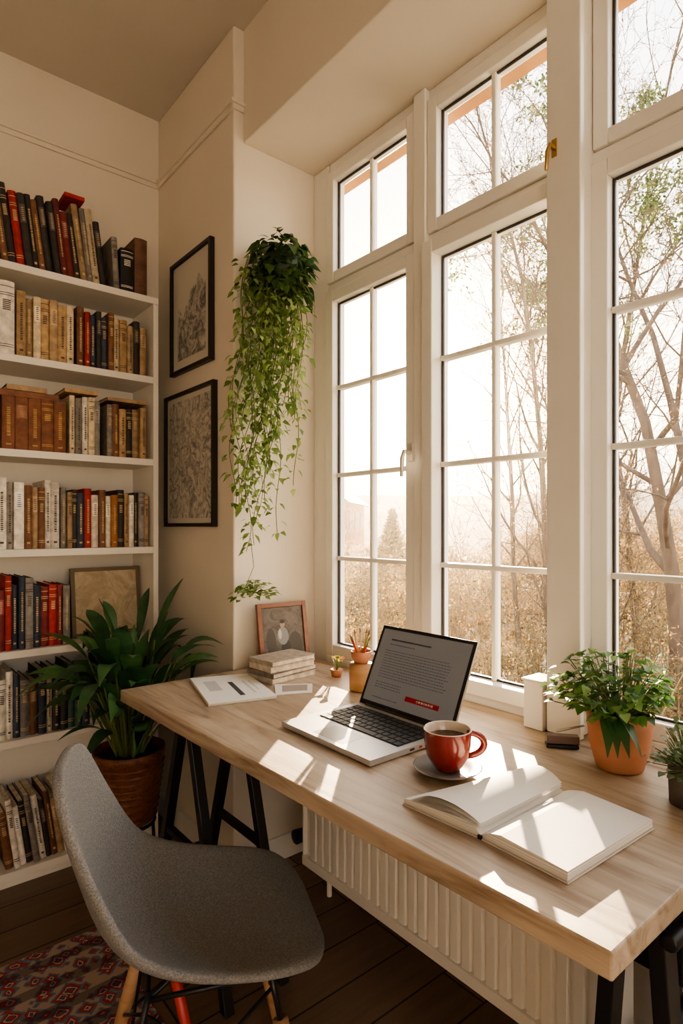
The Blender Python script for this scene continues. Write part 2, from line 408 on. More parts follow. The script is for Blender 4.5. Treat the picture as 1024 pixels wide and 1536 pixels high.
b.box(0,.27,0,.02,0,.27,0,T=T); b.box(.015,.255,-.002,-.0002,.015,.255,1,T=T)
b.build('framed_print',[mat('aged_wood_frame',(.16,.12,.07),.5),m_art3],.002)

def wallpic(name,y0,y1,z0,z1,art,mountain):
    b=MB(); x=XP; fw=.014
    b.box(x-.022,x-.002,y0,y0+fw,z0,z1); b.box(x-.022,x-.002,y1-fw,y1,z0,z1); b.box(x-.022,x-.002,y0+fw,y1-fw,z0,z0+fw); b.box(x-.022,x-.002,y0+fw,y1-fw,z1-fw,z1)
    b.box(x-.010,x-.002,y0+fw,y1-fw,z0+fw,z1-fw,1)
    mg=.04; a0,a1,c0,c1=y0+fw+mg,y1-fw-mg,z0+fw+mg,z1-fw-mg
    if mountain:
        n=80; vs=[];fs=[]
        for i in range(n+1):
            t=i/n; yy=a1+(a0-a1)*t
            hgt=.50+.18*math.exp(-((t-.7)/.22)**2)+.14*mn.noise((t*7,0,0))+.07*mn.noise((t*30,2,0))+.22*t
            vs+=[(x-.0108,yy,c0),(x-.0108,yy,c0+(c1-c0)*min(.97,hgt))]
        for i in range(n): fs.append((2*i,2*i+1,2*i+3,2*i+2))
        b.add(vs,fs,2)
    else:
        b.box(x-.0112,x-.010,a0-.02,a1+.02,c0-.02,c1+.02,2)
    return b.build(name,[m_frameb,m_mount,art],0)
wallpic('framed_picture',2.04,2.40,1.888,2.35,m_art1,True)
wallpic('framed_picture.001',2.016,2.46,1.26,1.808,m_art2,False)

# ------------------------------------------------------------------ rug
def rug_mat():
    m=bpy.data.materials.new('persian_rug'); m.use_nodes=True; nt=m.node_tree; N=nt.nodes; Lk=nt.links
    b=N['Principled BSDF']; b.inputs['Roughness'].default_value=.95
    tc=N.new('ShaderNodeTexCoord')
    n0=N.new('ShaderNodeTexNoise'); n0.inputs['Scale'].default_value=30; Lk.new(tc.outputs['Object'],n0.inputs['Vector'])
    ad=N.new('ShaderNodeMix'); ad.data_type='RGBA'; ad.inputs[0].default_value=.02; Lk.new(tc.outputs['Object'],ad.inputs[6]); Lk.new(n0.outputs['Color'],ad.inputs[7])
    v=N.new('ShaderNodeTexVoronoi'); v.inputs['Scale'].default_value=24; v.feature='F1'; v.distance='MANHATTAN'; Lk.new(ad.outputs[2],v.inputs['Vector'])
    cr=N.new('ShaderNodeValToRGB'); cr.color_ramp.interpolation='CONSTANT'; e=cr.color_ramp.elements
    e[0].color=(.46,.05,.04,1); e[1].position=.2; e[1].color=(.06,.08,.13,1)
    for p,c in ((.36,(.55,.45,.36,1)),(.46,(.36,.05,.04,1)),(.68,(.14,.18,.24,1)),(.85,(.45,.33,.25,1))):
        k=e.new(p); k.color=c
    Lk.new(v.outputs['Distance'],cr.inputs[0])
    w=N.new('ShaderNodeTexWave'); w.bands_direction='Y'; w.inputs['Scale'].default_value=3.2; w.inputs['Distortion'].default_value=0; Lk.new(tc.outputs['Object'],w.inputs['Vector'])
    cr2=N.new('ShaderNodeValToRGB'); cr2.color_ramp.interpolation='CONSTANT'; f=cr2.color_ramp.elements
    f[0].color=(.10,.11,.18,1); f[1].position=.3; f[1].color=(1,1,1,1)
    Lk.new(w.outputs['Fac'],cr2.inputs[0])
    mx=N.new('ShaderNodeMix'); mx.data_type='RGBA'; mx.blend_type='MULTIPLY'; mx.inputs[0].default_value=.6
    Lk.new(cr.outputs[0],mx.inputs[6]); Lk.new(cr2.outputs[0],mx.inputs[7])
    Lk.new(mx.outputs[2],b.inputs['Base Color'])
    return m
b=MB(); b.box(-1.1,.62,.3,1.93,.0005,.007,0)
b.build('patterned_rug',[rug_mat()],.002)

# ------------------------------------------------------------------ desk
A=(.66,1.883);Bc=(.705,.345);C=(1.405,.345);Dd=(1.405,1.883); zt=.75; th=.036
b=MB()
b.add([(*A,zt-th),(*Bc,zt-th),(*C,zt-th),(*Dd,zt-th),(*A,zt),(*Bc,zt),(*C,zt),(*Dd,zt)],
      [(0,3,2,1),(4,5,6,7),(0,1,5,4),(1,2,6,5),(2,3,7,6),(3,0,4,7)])
top=b.build('table_top',[m_desk],.003)
def trestle(yc,xa,xb,spr,bx0,bx1,w=.014):
    b=MB()
    def leg(x,ya,yb):
        p0=Vector((x,ya,.689)); p1=Vector((x,yb,0.0))
        b.add([(x-w,p0.y-.014,p0.z),(x+w,p0.y-.014,p0.z),(x+w,p0.y+.014,p0.z),(x-w,p0.y+.014,p0.z),
               (x-w,p1.y-.014,0.0002),(x+w,p1.y-.014,0.0002),(x+w,p1.y+.014,0.0002),(x-w,p1.y+.014,0.0002)],
              [(0,1,2,3),(7,6,5,4),(0,4,5,1),(1,5,6,2),(2,6,7,3),(3,7,4,0)])
    for x in (xa,xb):
        leg(x,yc+.03,yc+spr); leg(x,yc-.03,yc-spr)
        b.box(x-.010,x+.010,yc-spr*.55,yc+spr*.55,.33,.35)
    b.box(bx0,bx1,yc-.05,yc+.05,.690,.7135)
    for s in (-1,1): b.box(xa,xb,yc+s*spr*.72-.01,yc+s*spr*.72+.01,.215,.235)
    return b.build('trestle',[m_black],.002)
t1=trestle(1.62,.76,.93,.24,.72,1.2); t2=trestle(.46,1.03,1.31,.08,.80,1.35,.022)
b=MB()
b.box(1.06,1.38,.40,.52,.50,.515); b.box(1.06,1.075,.40,.52,.515,.60); b.tube([(1.0,.40,.60),(1.36,.40,.60)],.014,10); b.tube([(1.0,.41,.44),(1.36,.41,.44)],.018,10)
tr=b.build('cable_tray',[m_black],.003)
parent('desk',(1.05,1.1,0),[top,t1,t2,tr])

# ------------------------------------------------------------------ chair
m_fab=mat('grey_felt',(.18,.173,.165),.95,(.30,.288,.27),(330,330,330),bump=.3,bscale=420,detail=2)
m_leg=mat('beech_leg',(.42,.24,.12),.5,(.52,.32,.17),(10,10,50))
m_red=mat('red_paint',(.5,.04,.03),.4)
CT=Matrix.Translation((.562,1.13,0))@Matrix.Rotation(math.radians(-23),4,'Z')
rows=[(-.262,.812,.06,0),(-.262,.805,.115,.010),(-.258,.775,.155,.02),(-.245,.71,.178,.03),(-.228,.64,.190,.045),(-.205,.56,.202,.06),
(-.175,.50,.214,.072),(-.12,.458,.222,.075),(-.05,.440,.226,.065),(.03,.436,.228,.05),(.10,.442,.226,.032),(.16,.447,.215,.018),(.205,.443,.185,.008),(.226,.432,.13,.0),(.232,.424,.06,0)]
vs=[];fs=[];nu=12
for i,(x,z,w,k) in enumerate(rows):
    a=rows[max(0,i-1)];c=rows[min(len(rows)-1,i+1)]
    t=Vector((c[0]-a[0],0,c[1]-a[1])).normalized(); nr=Vector((-t.z,0,t.x))
    if nr.z<0 and abs(nr.z)>abs(nr.x): nr=-nr
    if nr.x<0 and abs(nr.x)>=abs(nr.z): nr=-nr
    for j in range(nu+1):
        u=-1+2*j/nu; p=Vector((x,u*w,z))+nr*(k*abs(u)**2.2)
        vs.append(CT@p)
for i in range(len(rows)-1):
    for j in range(nu):
        a=i*(nu+1)+j; fs.append((a,a+nu+1,a+nu+2,a+1))
b=MB(); b.add(vs,fs,0,True); shell=b.build('seat_shell',[m_fab],solid=.020,subsurf=2)
b=MB()
tops=[(.12,.12),(.12,-.12),(-.10,-.12),(-.10,.12)]; feet=[(.20,.20),(.20,-.20),(-.20,-.20),(-.20,.20)]
for i,((ax,ay),(bx,by)) in enumerate(zip(tops,feet)):
    P0=Vector((ax,ay,.415)); P1=Vector((bx,by,.008)); q=P0.lerp(P1,.22)
    b.tube([CT@P0,CT@q],.006,8,0); b.tube([CT@q,CT@q.lerp(P1,.5),CT@P1],[.015,.015,.010],12,1)
b.tube([CT@Vector((-.06,-.02,.40)),CT@Vector((.02,-.03,.008))],[.011,.009],12,2)
def pt(i,t): return Vector((*tops[i],.415)).lerp(Vector((*feet[i],.0075)),t)
for i in range(4):
    j=(i+1)%4
    b.tube([CT@pt(i,.08),CT@pt(j,.62)],.0035,6,0); b.tube([CT@pt(j,.08),CT@pt(i,.62)],.0035,6,0)
    b.tube([CT@pt(i,.03),CT@pt(j,.03)],.005,6,0)
b.tube([CT@pt(0,.03),CT@pt(2,.03)],.005,6,0); b.tube([CT@pt(1,.03),CT@pt(3,.03)],.005,6,0)
legs=b.build('dowel_legs',[m_black,m_leg,m_red])
parent('shell_chair',(.562,1.13,0),[shell,legs])

# ------------------------------------------------------------------ laptop
m_alu=mat('laptop_silver',(.55,.54,.53),.35,metal=.6); m_key=mat('keys',(.03,.03,.03),.5); m_scr=mat('laptop_display',(.12,.115,.11),.3)
sb=m_scr.node_tree.nodes['Principled BSDF']; sb.inputs['Emission Color'].default_value=(.55,.52,.48,1); sb.inputs['Emission Strength'].default_value=.12
m_txt=mat('display_text',(.03,.03,.03),.5); m_btn=mat('display_red_banner',(.36,.012,.02),.4); m_wt=mat('display_white_text',(.8,.8,.8),.5)
LX0,LX1,LY0,LY1=.852,1.11,.935,1.268
b=MB(); b.box(LX0,LX1,LY0,LY1,.7535,.766,0)
b.box(LX0+.10,LX1-.018,LY0+.018,LY1-.018,.7661,.7664,1)
for r in range(6):
    kx=LX0+.104+r*.0225
    ncol=14; kw=(LY1-LY0-.044)/ncol
    for c in range(ncol):
        if r==0 and 3<c<9: 
            continue
        ky=LY0+.022+c*kw
        b.box(kx,kx+.018,ky,ky+kw-.003,.7664,.7682,1)
    if r==0: b.box(kx,kx+.018,LY0+.022+4*kw,LY0+.022+9*kw-.003,.7664,.7682,1)
b.box(LX0+.015,LX0+.085,(LY0+LY1)/2-.055,(LY0+LY1)/2+.055,.7661,.7663,3)
for (x,y) in ((LX0+.02,LY0+.02),(LX0+.02,LY1-.02),(LX1-.02,LY0+.02),(LX1-.02,LY1-.02)): b.box(x-.008,x+.008,y-.008,y+.008,.7502,.754,1)
b.box(LX0+.12,LX0+.135,LY0-.0003,LY0,.757,.762,1); b.box(LX0+.15,LX0+.16,LY0-.0003,LY0,.757,.762,4)
m_pad=mat('trackpad',(.42,.41,.40),.3,metal=.5)
base=b.build('keyboard_base',[m_alu,m_key,m_scr,m_pad,m_red],.0015)
b=MB(); tilt=math.radians(25)
T=Matrix.Translation((LX1+.004,0,.765))@Matrix.Rotation(tilt,4,'Y')
H=.230
b.box(0,.006,LY0-.004,LY1,0,H,0,T=T); b.box(-.0015,0,LY0-.003,LY1-.001,.001,H-.001,1,T=T)
b.box(-.0019,-.0015,LY0+.006,LY1-.010,.014,H-.010,2,T=T)
ym=(LY0+LY1)/2
def line(zz,yl,yr,hh=.0022,mi=3): b.box(-.0022,-.0019,yr,yl,zz,zz+hh,mi,T=T)
yl=LY1-.040; yr=LY0+.045
def words(zz,a,c,hh,mi=3,wr=(.003,.010),gap=.0025):
    y=a
    while y>c+.004:
        w=min(R.uniform(*wr),y-c); line(zz,y,y-w,hh,mi); y-=w+gap
words(.190,yl-.01,yr+.09,.0045,3,(.003,.006),.0012)
words(.178,yl-.01,yr+.14,.0018)
for k in range(11):
    words(.160-k*.0075,yl,yr+R.uniform(0,.02),.0014)
for k in range(3): words(.070-k*.007,yl,yr+.15,.0014)
line(.040,ym+.005,LY0+.055,.013,4); words(.0435,ym-.035,LY0+.070,.006,5,(.004,.008),.002)
words(.028,yl,yr+.15,.0014)
scr=b.build('screen',[m_alu,m_black,m_scr,m_txt,m_btn,m_wt],.0006)
b=MB(); b.tube([(LX1+.003,LY0+.03,.764),(LX1+.003,LY1-.03,.764)],.006,10,0); hin=b.build('hinge',[m_black])
parent('laptop',(.98,1.1,.75),[base,scr,hin])

# ------------------------------------------------------------------ cup and saucer
m_cup=mat('red_glaze',(.18,.012,.012),.18,(.27,.03,.025),(9,9,9),coat=.5); m_cupi=mat('cream_glaze',(.72,.60,.48),.2,coat=.4); m_coffee=mat('coffee',(.07,.03,.012),.1)
m_sauc=mat('grey_glaze',(.20,.19,.18),.25,(.30,.28,.26),(20,20,20),coat=.3)
cx,cy=.960,.816
b=MB(); b.lathe([(0,.7508),(.038,.7508),(.045,.754),(.068,.763),(.071,.766),(.068,.7665),(.046,.760),(.03,.757),(0,.757)],(cx,cy,0),48,0)
sc=b.build('saucer',[m_sauc])
b=MB(); cz=.7575
b.lathe([(0,cz+.003),(.020,cz+.003),(.023,cz),(.026,cz+.003),(.033,cz+.012),(.0435,cz+.030),(.0480,cz+.055),(.0495,cz+.084)],(cx,cy,0),48,0)
b.lathe([(.0495,cz+.084),(.0480,cz+.0855),(.0460,cz+.084),(.045,cz+.055),(.040,cz+.03),(.03,cz+.015),(0,cz+.012)],(cx,cy,0),48,1)
b.lathe([(.0455,cz+.066),(0,cz+.066)],(cx,cy,0),48,2)
hd_=Vector((.83,-.56,0)); C0=Vector((cx,cy,cz))
hp=[]
for i in range(13):
    t=i/12; an=pi*.5-pi*t
    hp.append(C0+hd_*(.042+.036*math.cos(an))+Vector((0,0,.050+.024*math.sin(an))))
b.tube(hp,[.006+.0015*math.sin(pi*i/12) for i in range(13)],10,0)
cup=b.build('cup',[m_cup,m_cupi,m_coffee])
parent('coffee_cup',(cx,cy,.75),[sc,cup])

# ------------------------------------------------------------------ open book
m_pg=mat('open_page',(.80,.76,.69),.75); m_cov=mat('notebook_cover',(.60,.54,.46),.6)
m_edge=mat('page_edges',(.50,.45,.37),.8,(.80,.75,.66),(1,1,900),lo=.45,hi=.55)
b=MB()
X0,X1,ys=.797,1.050,.608
def side(sgn,w0,w1,hs,skew,fall):
    n=16; vs=[];zb=.7535
    for i in range(n+1):
        t=i/n; ya=ys+sgn*w0*t; yb=ys+sgn*w1*t
        z=zb+hs*(1-fall*t)*(min(1,(t*4))**.6 if t>0 else .10)+.002
        dx=skew*t
        vs+=[(X0+dx,ya,zb),(X1+dx,yb,zb),(X1+dx-.001,yb,z),(X0+dx+.001,ya,z)]
    for i in range(n):
        a=4*i;c=a+4
        b.add([vs[a+3],vs[a+2],vs[c+2],vs[c+3]],[(0,1,2,3)],0,True)
        b.add([vs[a],vs[a+3],vs[c+3],vs[c]],[(0,1,2,3)],1)
        b.add([vs[a+1],vs[c+1],vs[c+2],vs[a+2]],[(0,1,2,3)],1)
    a=4*n; b.add(vs[a:a+4],[(0,1,2,3)],1); b.add([vs[0],vs[1],vs[a+1],vs[a]],[(0,1,2,3)],1)
    e=.002
    b.add([(X0-e,ys,.7508),(X1+e,ys,.7508),(X1+e+skew,ys+sgn*(w1+e),.7508),(X0-e+skew,ys+sgn*(w0+e),.7508),
           (X0-e,ys,.7530),(X1+e,ys,.7530),(X1+e+skew,ys+sgn*(w1+e),.7530),(X0-e+skew,ys+sgn*(w0+e),.7530)],
          [(0,3,2,1),(4,5,6,7),(0,1,5,4),(1,2,6,5),(2,3,7,6),(3,0,4,7)],2)
side(1,.164,.108,.017,-.010,.6); side(-1,.155,.165,.018,-.004,.35)
for (z0_,rise,wd,ex) in ((.762,.026,.144,.010),(.761,.019,.151,.004),(.760,.013,.158,0)):
    vs=[];fs=[]
    for i in range(15):
        t=i/14; z=z0_+rise*math.sin(pi*min(1,.12+t*.88))**.8-.002*t+ex*t*t
        vs+=[(X0-.010*t+.003,ys+.002+wd*t,z),(X1-.010*t-.002,ys+.002+(wd-.055)*t,z+.004*math.sin(pi*t))]
    for i in range(14): fs.append((2*i,2*i+1,2*i+3,2*i+2))
    b.add(vs,fs,0,True)
b.box(X0-.003,X0+.001,ys-.004,ys+.004,.7509,.757,3)
b.build('open_notebook',[m_pg,m_edge,m_cov,m_black])

# ------------------------------------------------------------------ magazine, loose paper
def quadbox(b,pts,z0,z1,mi=0):
    vs=[(x,y,z0) for x,y in pts]+[(x,y,z1) for x,y in pts]
    b.add(vs,[(3,2,1,0),(4,5,6,7),(0,1,5,4),(1,2,6,5),(2,3,7,6),(3,0,4,7)],mi)
b=MB()
P=[(.873,1.838),(.79,1.547),(.983,1.489),(1.055,1.775)]
quadbox(b,P,.7508,.757,1); quadbox(b,[(x+.002,y+.002) for x,y in P],.757,.7595,0)
def bil(u,v):
    a=Vector(P[0]).lerp(Vector(P[3]),u); c=Vector(P[1]).lerp(Vector(P[2]),u); return a.lerp(c,v)
def patch(b,u0,u1,v0,v1,mi,z=.7597):
    q=[bil(u0,v0),bil(u0,v1),bil(u1,v1),bil(u1,v0)]
    b.add([(p.x,p.y,z) for p in q],[(0,1,2,3)],mi)
patch(b,.52,.60,.30,.85,2)
patch(b,.15,.35,.2,.6,3); patch(b,.75,.79,.3,.8,3); patch(b,.85,.88,.3,.7,3)
b.build('magazine',[m_paper,m_edge,mat('magazine_ink',(.05,.06,.07),.5),mat('magazine_grey',(.6,.59,.57),.6)])
b=MB()
quadbox(b,[(1.00,1.52),(1.10,1.47),(1.16,1.55),(1.06,1.62)],.7508,.7535,0); quadbox(b,[(1.03,1.53),(1.10,1.495),(1.14,1.55),(1.07,1.59)],.7536,.754,1)
b.build('brochure',[m_paper,mat('brochure_print',(.35,.31,.27),.5)])

b=MB(); z=.7508
for (w,d,t,rot,c) in ((.19,.13,.018,.1,(.50,.45,.37)),(.20,.13,.016,.16,(.18,.15,.12)),(.185,.125,.020,.05,(.55,.48,.38)),(.19,.125,.016,.12,(.38,.32,.25))):
    T=Matrix.Translation((1.145,1.70,z))@Matrix.Rotation(rot,4,'Z')
    b.box(-w/2,w/2,-d/2,d/2,0,.002,col=c,T=T); b.box(-w/2,w/2,-d/2,d/2,t-.002,t,col=c,T=T); b.box(-w/2,-w/2+.002,-d/2,d/2,.002,t-.002,col=c,T=T)
    b.box(-w/2+.002,w/2-.003,-d/2+.003,d/2-.003,.002,t-.002,col=(.70,.62,.49),T=T)
    z+=t+.0004
b.build('stack_of_books',[m_book])

m_fr2=mat('cherry_frame',(.17,.06,.03),.35,(.25,.09,.045),(8,8,30))
b=MB(); T=Matrix.Translation((1.135,1.815,.7535))@Matrix.Rotation(math.radians(-4),4,'Z')@Matrix.Rotation(-.16,4,'X')
w,h=.205,.23; f=.016
b.box(0,f,0,.016,0,h,0,T=T); b.box(w-f,w,0,.016,0,h,0,T=T); b.box(f,w-f,0,.016,0,f,0,T=T); b.box(f,w-f,0,.016,h-f,h,0,T=T)
b.box(f,w-f,.006,.014,f,h-f,1,T=T)
def disc(cx_,cz_,rx,rz,mi,yy):
    n=20; vs=[T@Vector((cx_+rx*math.cos(2*pi*k/n),yy,cz_+rz*math.sin(2*pi*k/n))) for k in range(n)]
    b.add(vs,[tuple(range(n))],mi)
disc(.10,.150,.010,.013,3,.0056); disc(.10,.108,.023,.032,2,.0057); disc(.10,.160,.011,.007,4,.0055); disc(.088,.115,.007,.018,5,.0054); disc(.11,.065,.020,.03,4,.0058); disc(.15,.07,.03,.05,6,.0059); disc(.05,.09,.02,.05,6,.0059)
b.build('framed_photograph',[m_fr2,art_mat('portrait_backdrop',(.06,.05,.04),(.15,.125,.105),9,2),mat('photo_coat',(.22,.22,.22),.5),mat('photo_skin',(.36,.23,.17),.5),mat('photo_dark',(.03,.025,.02),.5),mat('photo_white',(.5,.47,.42),.5),mat('photo_grey',(.06,.05,.04),.5)],.001)

b=MB(); c=(1.238,1.40,0)
b.lathe([(0,.7508),(.034,.7508),(.037,.755),(.038,.80),(.037,.832),(.034,.836),(0,.836)],c,32,0)
b.lathe([(0,.8365),(.022,.8365),(.029,.852),(.033,.872),(.031,.873),(.027,.857),(0,.854)],c,32,1)
for i in range(11):
    a=R.uniform(0,2*pi); r=R.uniform(.005,.018); l=R.uniform(.03,.075)
    p0=Vector((c[0]+r*math.cos(a)*.6,c[1]+r*math.sin(a)*.6,.856)); p1=p0+Vector((math.cos(a)*.02,math.sin(a)*.02,l))
    b.tube([p0,p1],.0032,6,2+i%3); b.tube([p1,p1+(p1-p0).normalized()*.014],[.004,.001],6,5)
b.build('brush_pot',[mat('turned_wood',(.34,.19,.09),.5,(.42,.25,.13),(10,10,40)),m_terra,m_lwood,m_red,mat('pencil_green',(.25,.3,.12),.5),mat('bristle',(.25,.15,.08),.8)])

b=MB(); c=(1.285,1.58,0)
b.lathe([(0,.7508),(.016,.7508),(.022,.775),(.020,.776),(0,.77)],c,20,0)
for i in range(16):
    a=R.uniform(0,2*pi); d=Vector((math.cos(a)*.6,math.sin(a)*.6,1)); p=Vector((c[0],c[1],.77))
    b.tube([p,p+d*.035],.001,4,1); b.leaf(p+d*.035,d,.022,.007,.4,2,R.choice([(.5,.3,.08),(.25,.3,.06),(.4,.12,.05)]),3)
b.build('potted_succulent',[m_terra,m_stem,m_leaf])

b=MB(); T=Matrix.Translation((1.275,.742,.7508))@Matrix.Rotation(math.radians(-50),4,'Z')
b.box(-.036,.036,-.013,.013,0,.008,0,T=T); b.box(-.035,.037,-.011,.011,.0095,.028,1,T=T); b.box(.022,.035,-.008,.008,.006,.014,0,T=T)
b.tube([T@Vector((-.01,.018,.030)),T@Vector((.055,.022,.046))],.003,8,2)
b.build('stapler',[m_black,mat('brown_leather',(.16,.11,.09),.4),mat('steel',(.5,.5,.5),.3,metal=1)],.002)

# ------------------------------------------------------------------ right hand potted plants
GRN=[(.06,.15,.035),(.09,.21,.05),(.13,.28,.06),(.19,.35,.09),(.27,.42,.13)]
b=MB(); c=(1.262,.602,0)
b.lathe([(0,.7508),(.043,.7508),(.047,.754),(.060,.80),(.065,.845),(.066,.870),(.062,.872),(.059,.850),(0,.848)],c,40,0)
b.lathe([(.060,.856),(0,.860)],c,24,1)
for i in range(480):
    a=R.uniform(0,2*pi); e=math.acos(R.uniform(0,1)); rr=R.uniform(.05,.120)
    d=Vector((math.cos(a)*math.sin(e),math.sin(a)*math.sin(e),math.cos(e)*.9+.1))
    p=Vector((c[0]+.02*math.cos(a),c[1]+.02*math.sin(a),.862)); q=p+Vector((d.x*rr*1.05,d.y*rr*1.05,d.z*rr*1.15+.008))
    if q.x>1.335: q.x=1.335-R.uniform(0,.02)
    if q.y<.53: q.y=.53+R.uniform(0,.02)
    if i%3==0: b.tube([p,q],.0011,4,2,caps=False)
    dd=Vector((d.x+R.uniform(-.6,.6),d.y+R.uniform(-.4,.6),R.uniform(-.2,.6)))
    b.leaf(q,dd,R.uniform(.016,.027),R.uniform(.008,.013),.4,3,R.choice(GRN),4)
for k in range(4):
    a=-2.6+k*.25; b.leaf((c[0]-.04,c[1]-.0,.880),(math.cos(a),math.sin(a)*.7,.15),.085,.020,1.0,3,(.05,.13,.04),7)
b.build('potted_herb',[m_terra,m_soil,m_stem,m_leaf])
b=MB(); c=(1.20,.428,0)
b.lathe([(0,.7508),(.044,.7508),(.047,.753),(.050,.83),(.047,.832),(.045,.815),(0,.813)],c,40,0)
for i in range(230):
    a=R.uniform(0,2*pi); e=math.acos(R.uniform(0,1)); rr=R.uniform(.03,.085)
    d=Vector((math.cos(a)*math.sin(e),math.sin(a)*math.sin(e)*.7,math.cos(e)))
    p=Vector((c[0]+.02*math.cos(a),c[1]+.02*math.sin(a),.815)); q=p+d*rr
    b.tube([p,q],.001,4,1,caps=False)
    b.leaf(q,d+Vector((R.uniform(-.5,.5),R.uniform(-.5,.5)*.3,0)),R.uniform(.012,.018),.006,.3,2,R.choice([(.22,.30,.18),(.32,.40,.27),(.16,.24,.12)]),3)
b.build('potted_thyme',[mat('dark_stone_pot',(.07,.06,.055),.7,(.12,.10,.09),(15,15,15),bump=.2,bscale=90),m_stem,m_leaf])

# ------------------------------------------------------------------ floor plant on stand
m_bask=mat('wicker_copper',(.13,.045,.022),.5,(.23,.09,.04),(40,40,90),bump=.4,bscale=120)
px_,py_=.765,2.09; zb=.235
b=MB()
b.lathe([(0,zb),(.080,zb),(.087,zb+.01),(.106,zb+.12),(.116,zb+.225),(.122,zb+.23),(.122,zb+.252),(.113,zb+.252),(.110,zb+.225),(0,zb+.22)],(px_,py_,0),40,0)
for i in range(9):
    z=zb+.02+i*.023; r=.0895+.0030*i
    b.tube([(px_+r*math.cos(2*pi*k/28),py_+r*math.sin(2*pi*k/28),z) for k in range(29)],.006,6,0)
b.lathe([(.108,zb+.23),(0,zb+.233)],(px_,py_,0),24,1)
b.tube([(px_+.085*math.cos(2*pi*k/28),py_+.085*math.sin(2*pi*k/28),zb-.006) for k in range(29)],.006,6,2)
for k in range(4):
    a=pi/4+k*pi/2; b.tube([(px_+.085*math.cos(a),py_+.085*math.sin(a),zb-.005),(px_+.10*math.cos(a),py_+.10*math.sin(a),.0)],.006,8,2)
def cl(q):
    q=q.copy(); q.x=min(q.x,1.045); q.y=min(q.y,2.31)
    if q.z<.80 and q.x>.645: q.y=max(q.y,1.90)
    return q
for i in range(110):
    a=R.uniform(0,2*pi); lean=R.uniform(.05,.80)
    if math.cos(a)<-.2: lean*=.72
    L=R.uniform(.22,.34); p=Vector((px_+.05*math.cos(a)*R.random(),py_+.05*math.sin(a)*R.random(),zb+.23))
    d=Vector((math.cos(a)*lean,math.sin(a)*lean,1)).normalized()
    st=R.uniform(.08,.42-.1*lean)
    q=p+d*st
    b.tube([cl(p),cl(q)],[.005,.003],6,4,caps=False)
    d2=Vector((math.cos(a)*(lean*1.6+.15),math.sin(a)*(lean*1.6+.15),.9))
    g=R.choice([(.04,.11,.04),(.055,.14,.045),(.08,.19,.06),(.05,.12,.05),(.03,.08,.03)])
    b.leaf(q,d2,L,R.uniform(.022,.035),R.uniform(.5,1.0)*min(1,lean+.35),3,g,9,.25,cl,.85)
b.build('potted_peace_lily',[m_bask,m_soil,m_black,m_leafd,m_stem])

# ------------------------------------------------------------------ hanging vine
b=MB()
hx,hy,hz=1.20,1.79,2.22
b.lathe([(0,hz-.09),(.045,hz-.09),(.055,hz-.05),(.065,hz),(.062,hz+.002),(.055,hz-.01),(0,hz-.012)],(hx,hy,0),28,5)
b.tube([(hx,hy+.055,hz-.03),(hx,YC-.007,hz-.03)],.006,8,1); b.box(hx-.02,hx+.02,YC-.006,YC-.0005,hz-.07,hz+.01,1)
VG=[(.10,.185,.05),(.155,.255,.07),(.22,.33,.095),(.31,.43,.14),(.42,.53,.20)]
DG=[(.055,.11,.04),(.075,.14,.05),(.105,.18,.055)]
def clv(q):
    q=q.copy(); q.y=min(q.y,1.888); return q
for i in range(400):
    a=R.uniform(0,2*pi); rr=R.uniform(.02,.118)
    q=Vector((hx+rr*math.cos(a),hy+rr*.75*math.sin(a),hz+.11*(1-(rr/.13)**2)*R.uniform(.2,1)-R.uniform(-.01,.16)))
    d=Vector((math.cos(a),math.sin(a),R.uniform(-.9,.5)))
    b.leaf(clv(q),d,R.uniform(.032,.050),R.uniform(.012,.019),.5,3,R.choice(DG+DG+VG[:2]),4,.2,clv)
def vine(x,y,z,L,drx,dens=1,leafs=(.018,.032)):
    n=int(L/.022); p=Vector((x,y,z)); pts=[p.copy()]; ph=R.uniform(0,6)
    for i in range(n):
        p=p+Vector((drx*.022+.006*math.sin(i*.35+ph),.005*math.cos(i*.3+ph*2),-.022)); p=clv(p); pts.append(p.copy())
    b.tube(pts,.0014,4,2,caps=False)
    for i,pp in enumerate(pts[1:]):
        t=i/max(1,n)
        for k in range(2 if R.random()<.5*dens else 1):
            if R.random()>.84: continue
            a=R.uniform(0,2*pi); d=Vector((math.cos(a),math.sin(a),R.uniform(-.9,.3)))
            s0=R.uniform(*leafs)
            st=pp+d*R.uniform(.004,.030)
            b.leaf(clv(st),d,s0,s0*R.uniform(.32,.45),.5,3,R.choice(VG[1:] if t>.15 else VG),3,.2,clv)
for i in range(44):
    a=R.uniform(0,2*pi); r=R.uniform(.03,.120)
    u=R.random()
    L=.22+.66*u**.9
    if L>.7: r*=.75
    vine(hx-.01+r*math.cos(a)-(.03 if L>.6 else 0),hy+.7*r*math.sin(a),hz-.02,L,R.uniform(-.12,.0))
vine(hx-.04,hy,hz-.1,.95,-.10); vine(hx-.01,hy,hz-.1,.93,-.10); vine(hx-.05,hy+.02,hz-.1,.86,-.05); vine(hx+.0,hy+.02,hz-.1,.88,-.03)
b.tube([(hx-.12,hy+.01,1.22),(1.105,1.82,1.12),(1.085,1.84,1.05),(1.12,1.84,1.02)],.0014,4,2)
ex,ey,ez=1.12,1.84,1.025
for i in range(110):
    a=R.uniform(0,2*pi); rr=R.uniform(0,.085)
    q=Vector((ex+rr*math.cos(a),ey+rr*math.sin(a)*.4,ez+R.uniform(-.005,.045)-.25*rr))
    b.leaf(clv(q),(math.cos(a),math.sin(a),R.uniform(-.5,.9)),R.uniform(.018,.03),.009,.3,3,R.choice(VG[1:]),3,.2,clv)
    if i%4==0: b.tube([(ex,ey,ez),q],.001,4,2,caps=False)
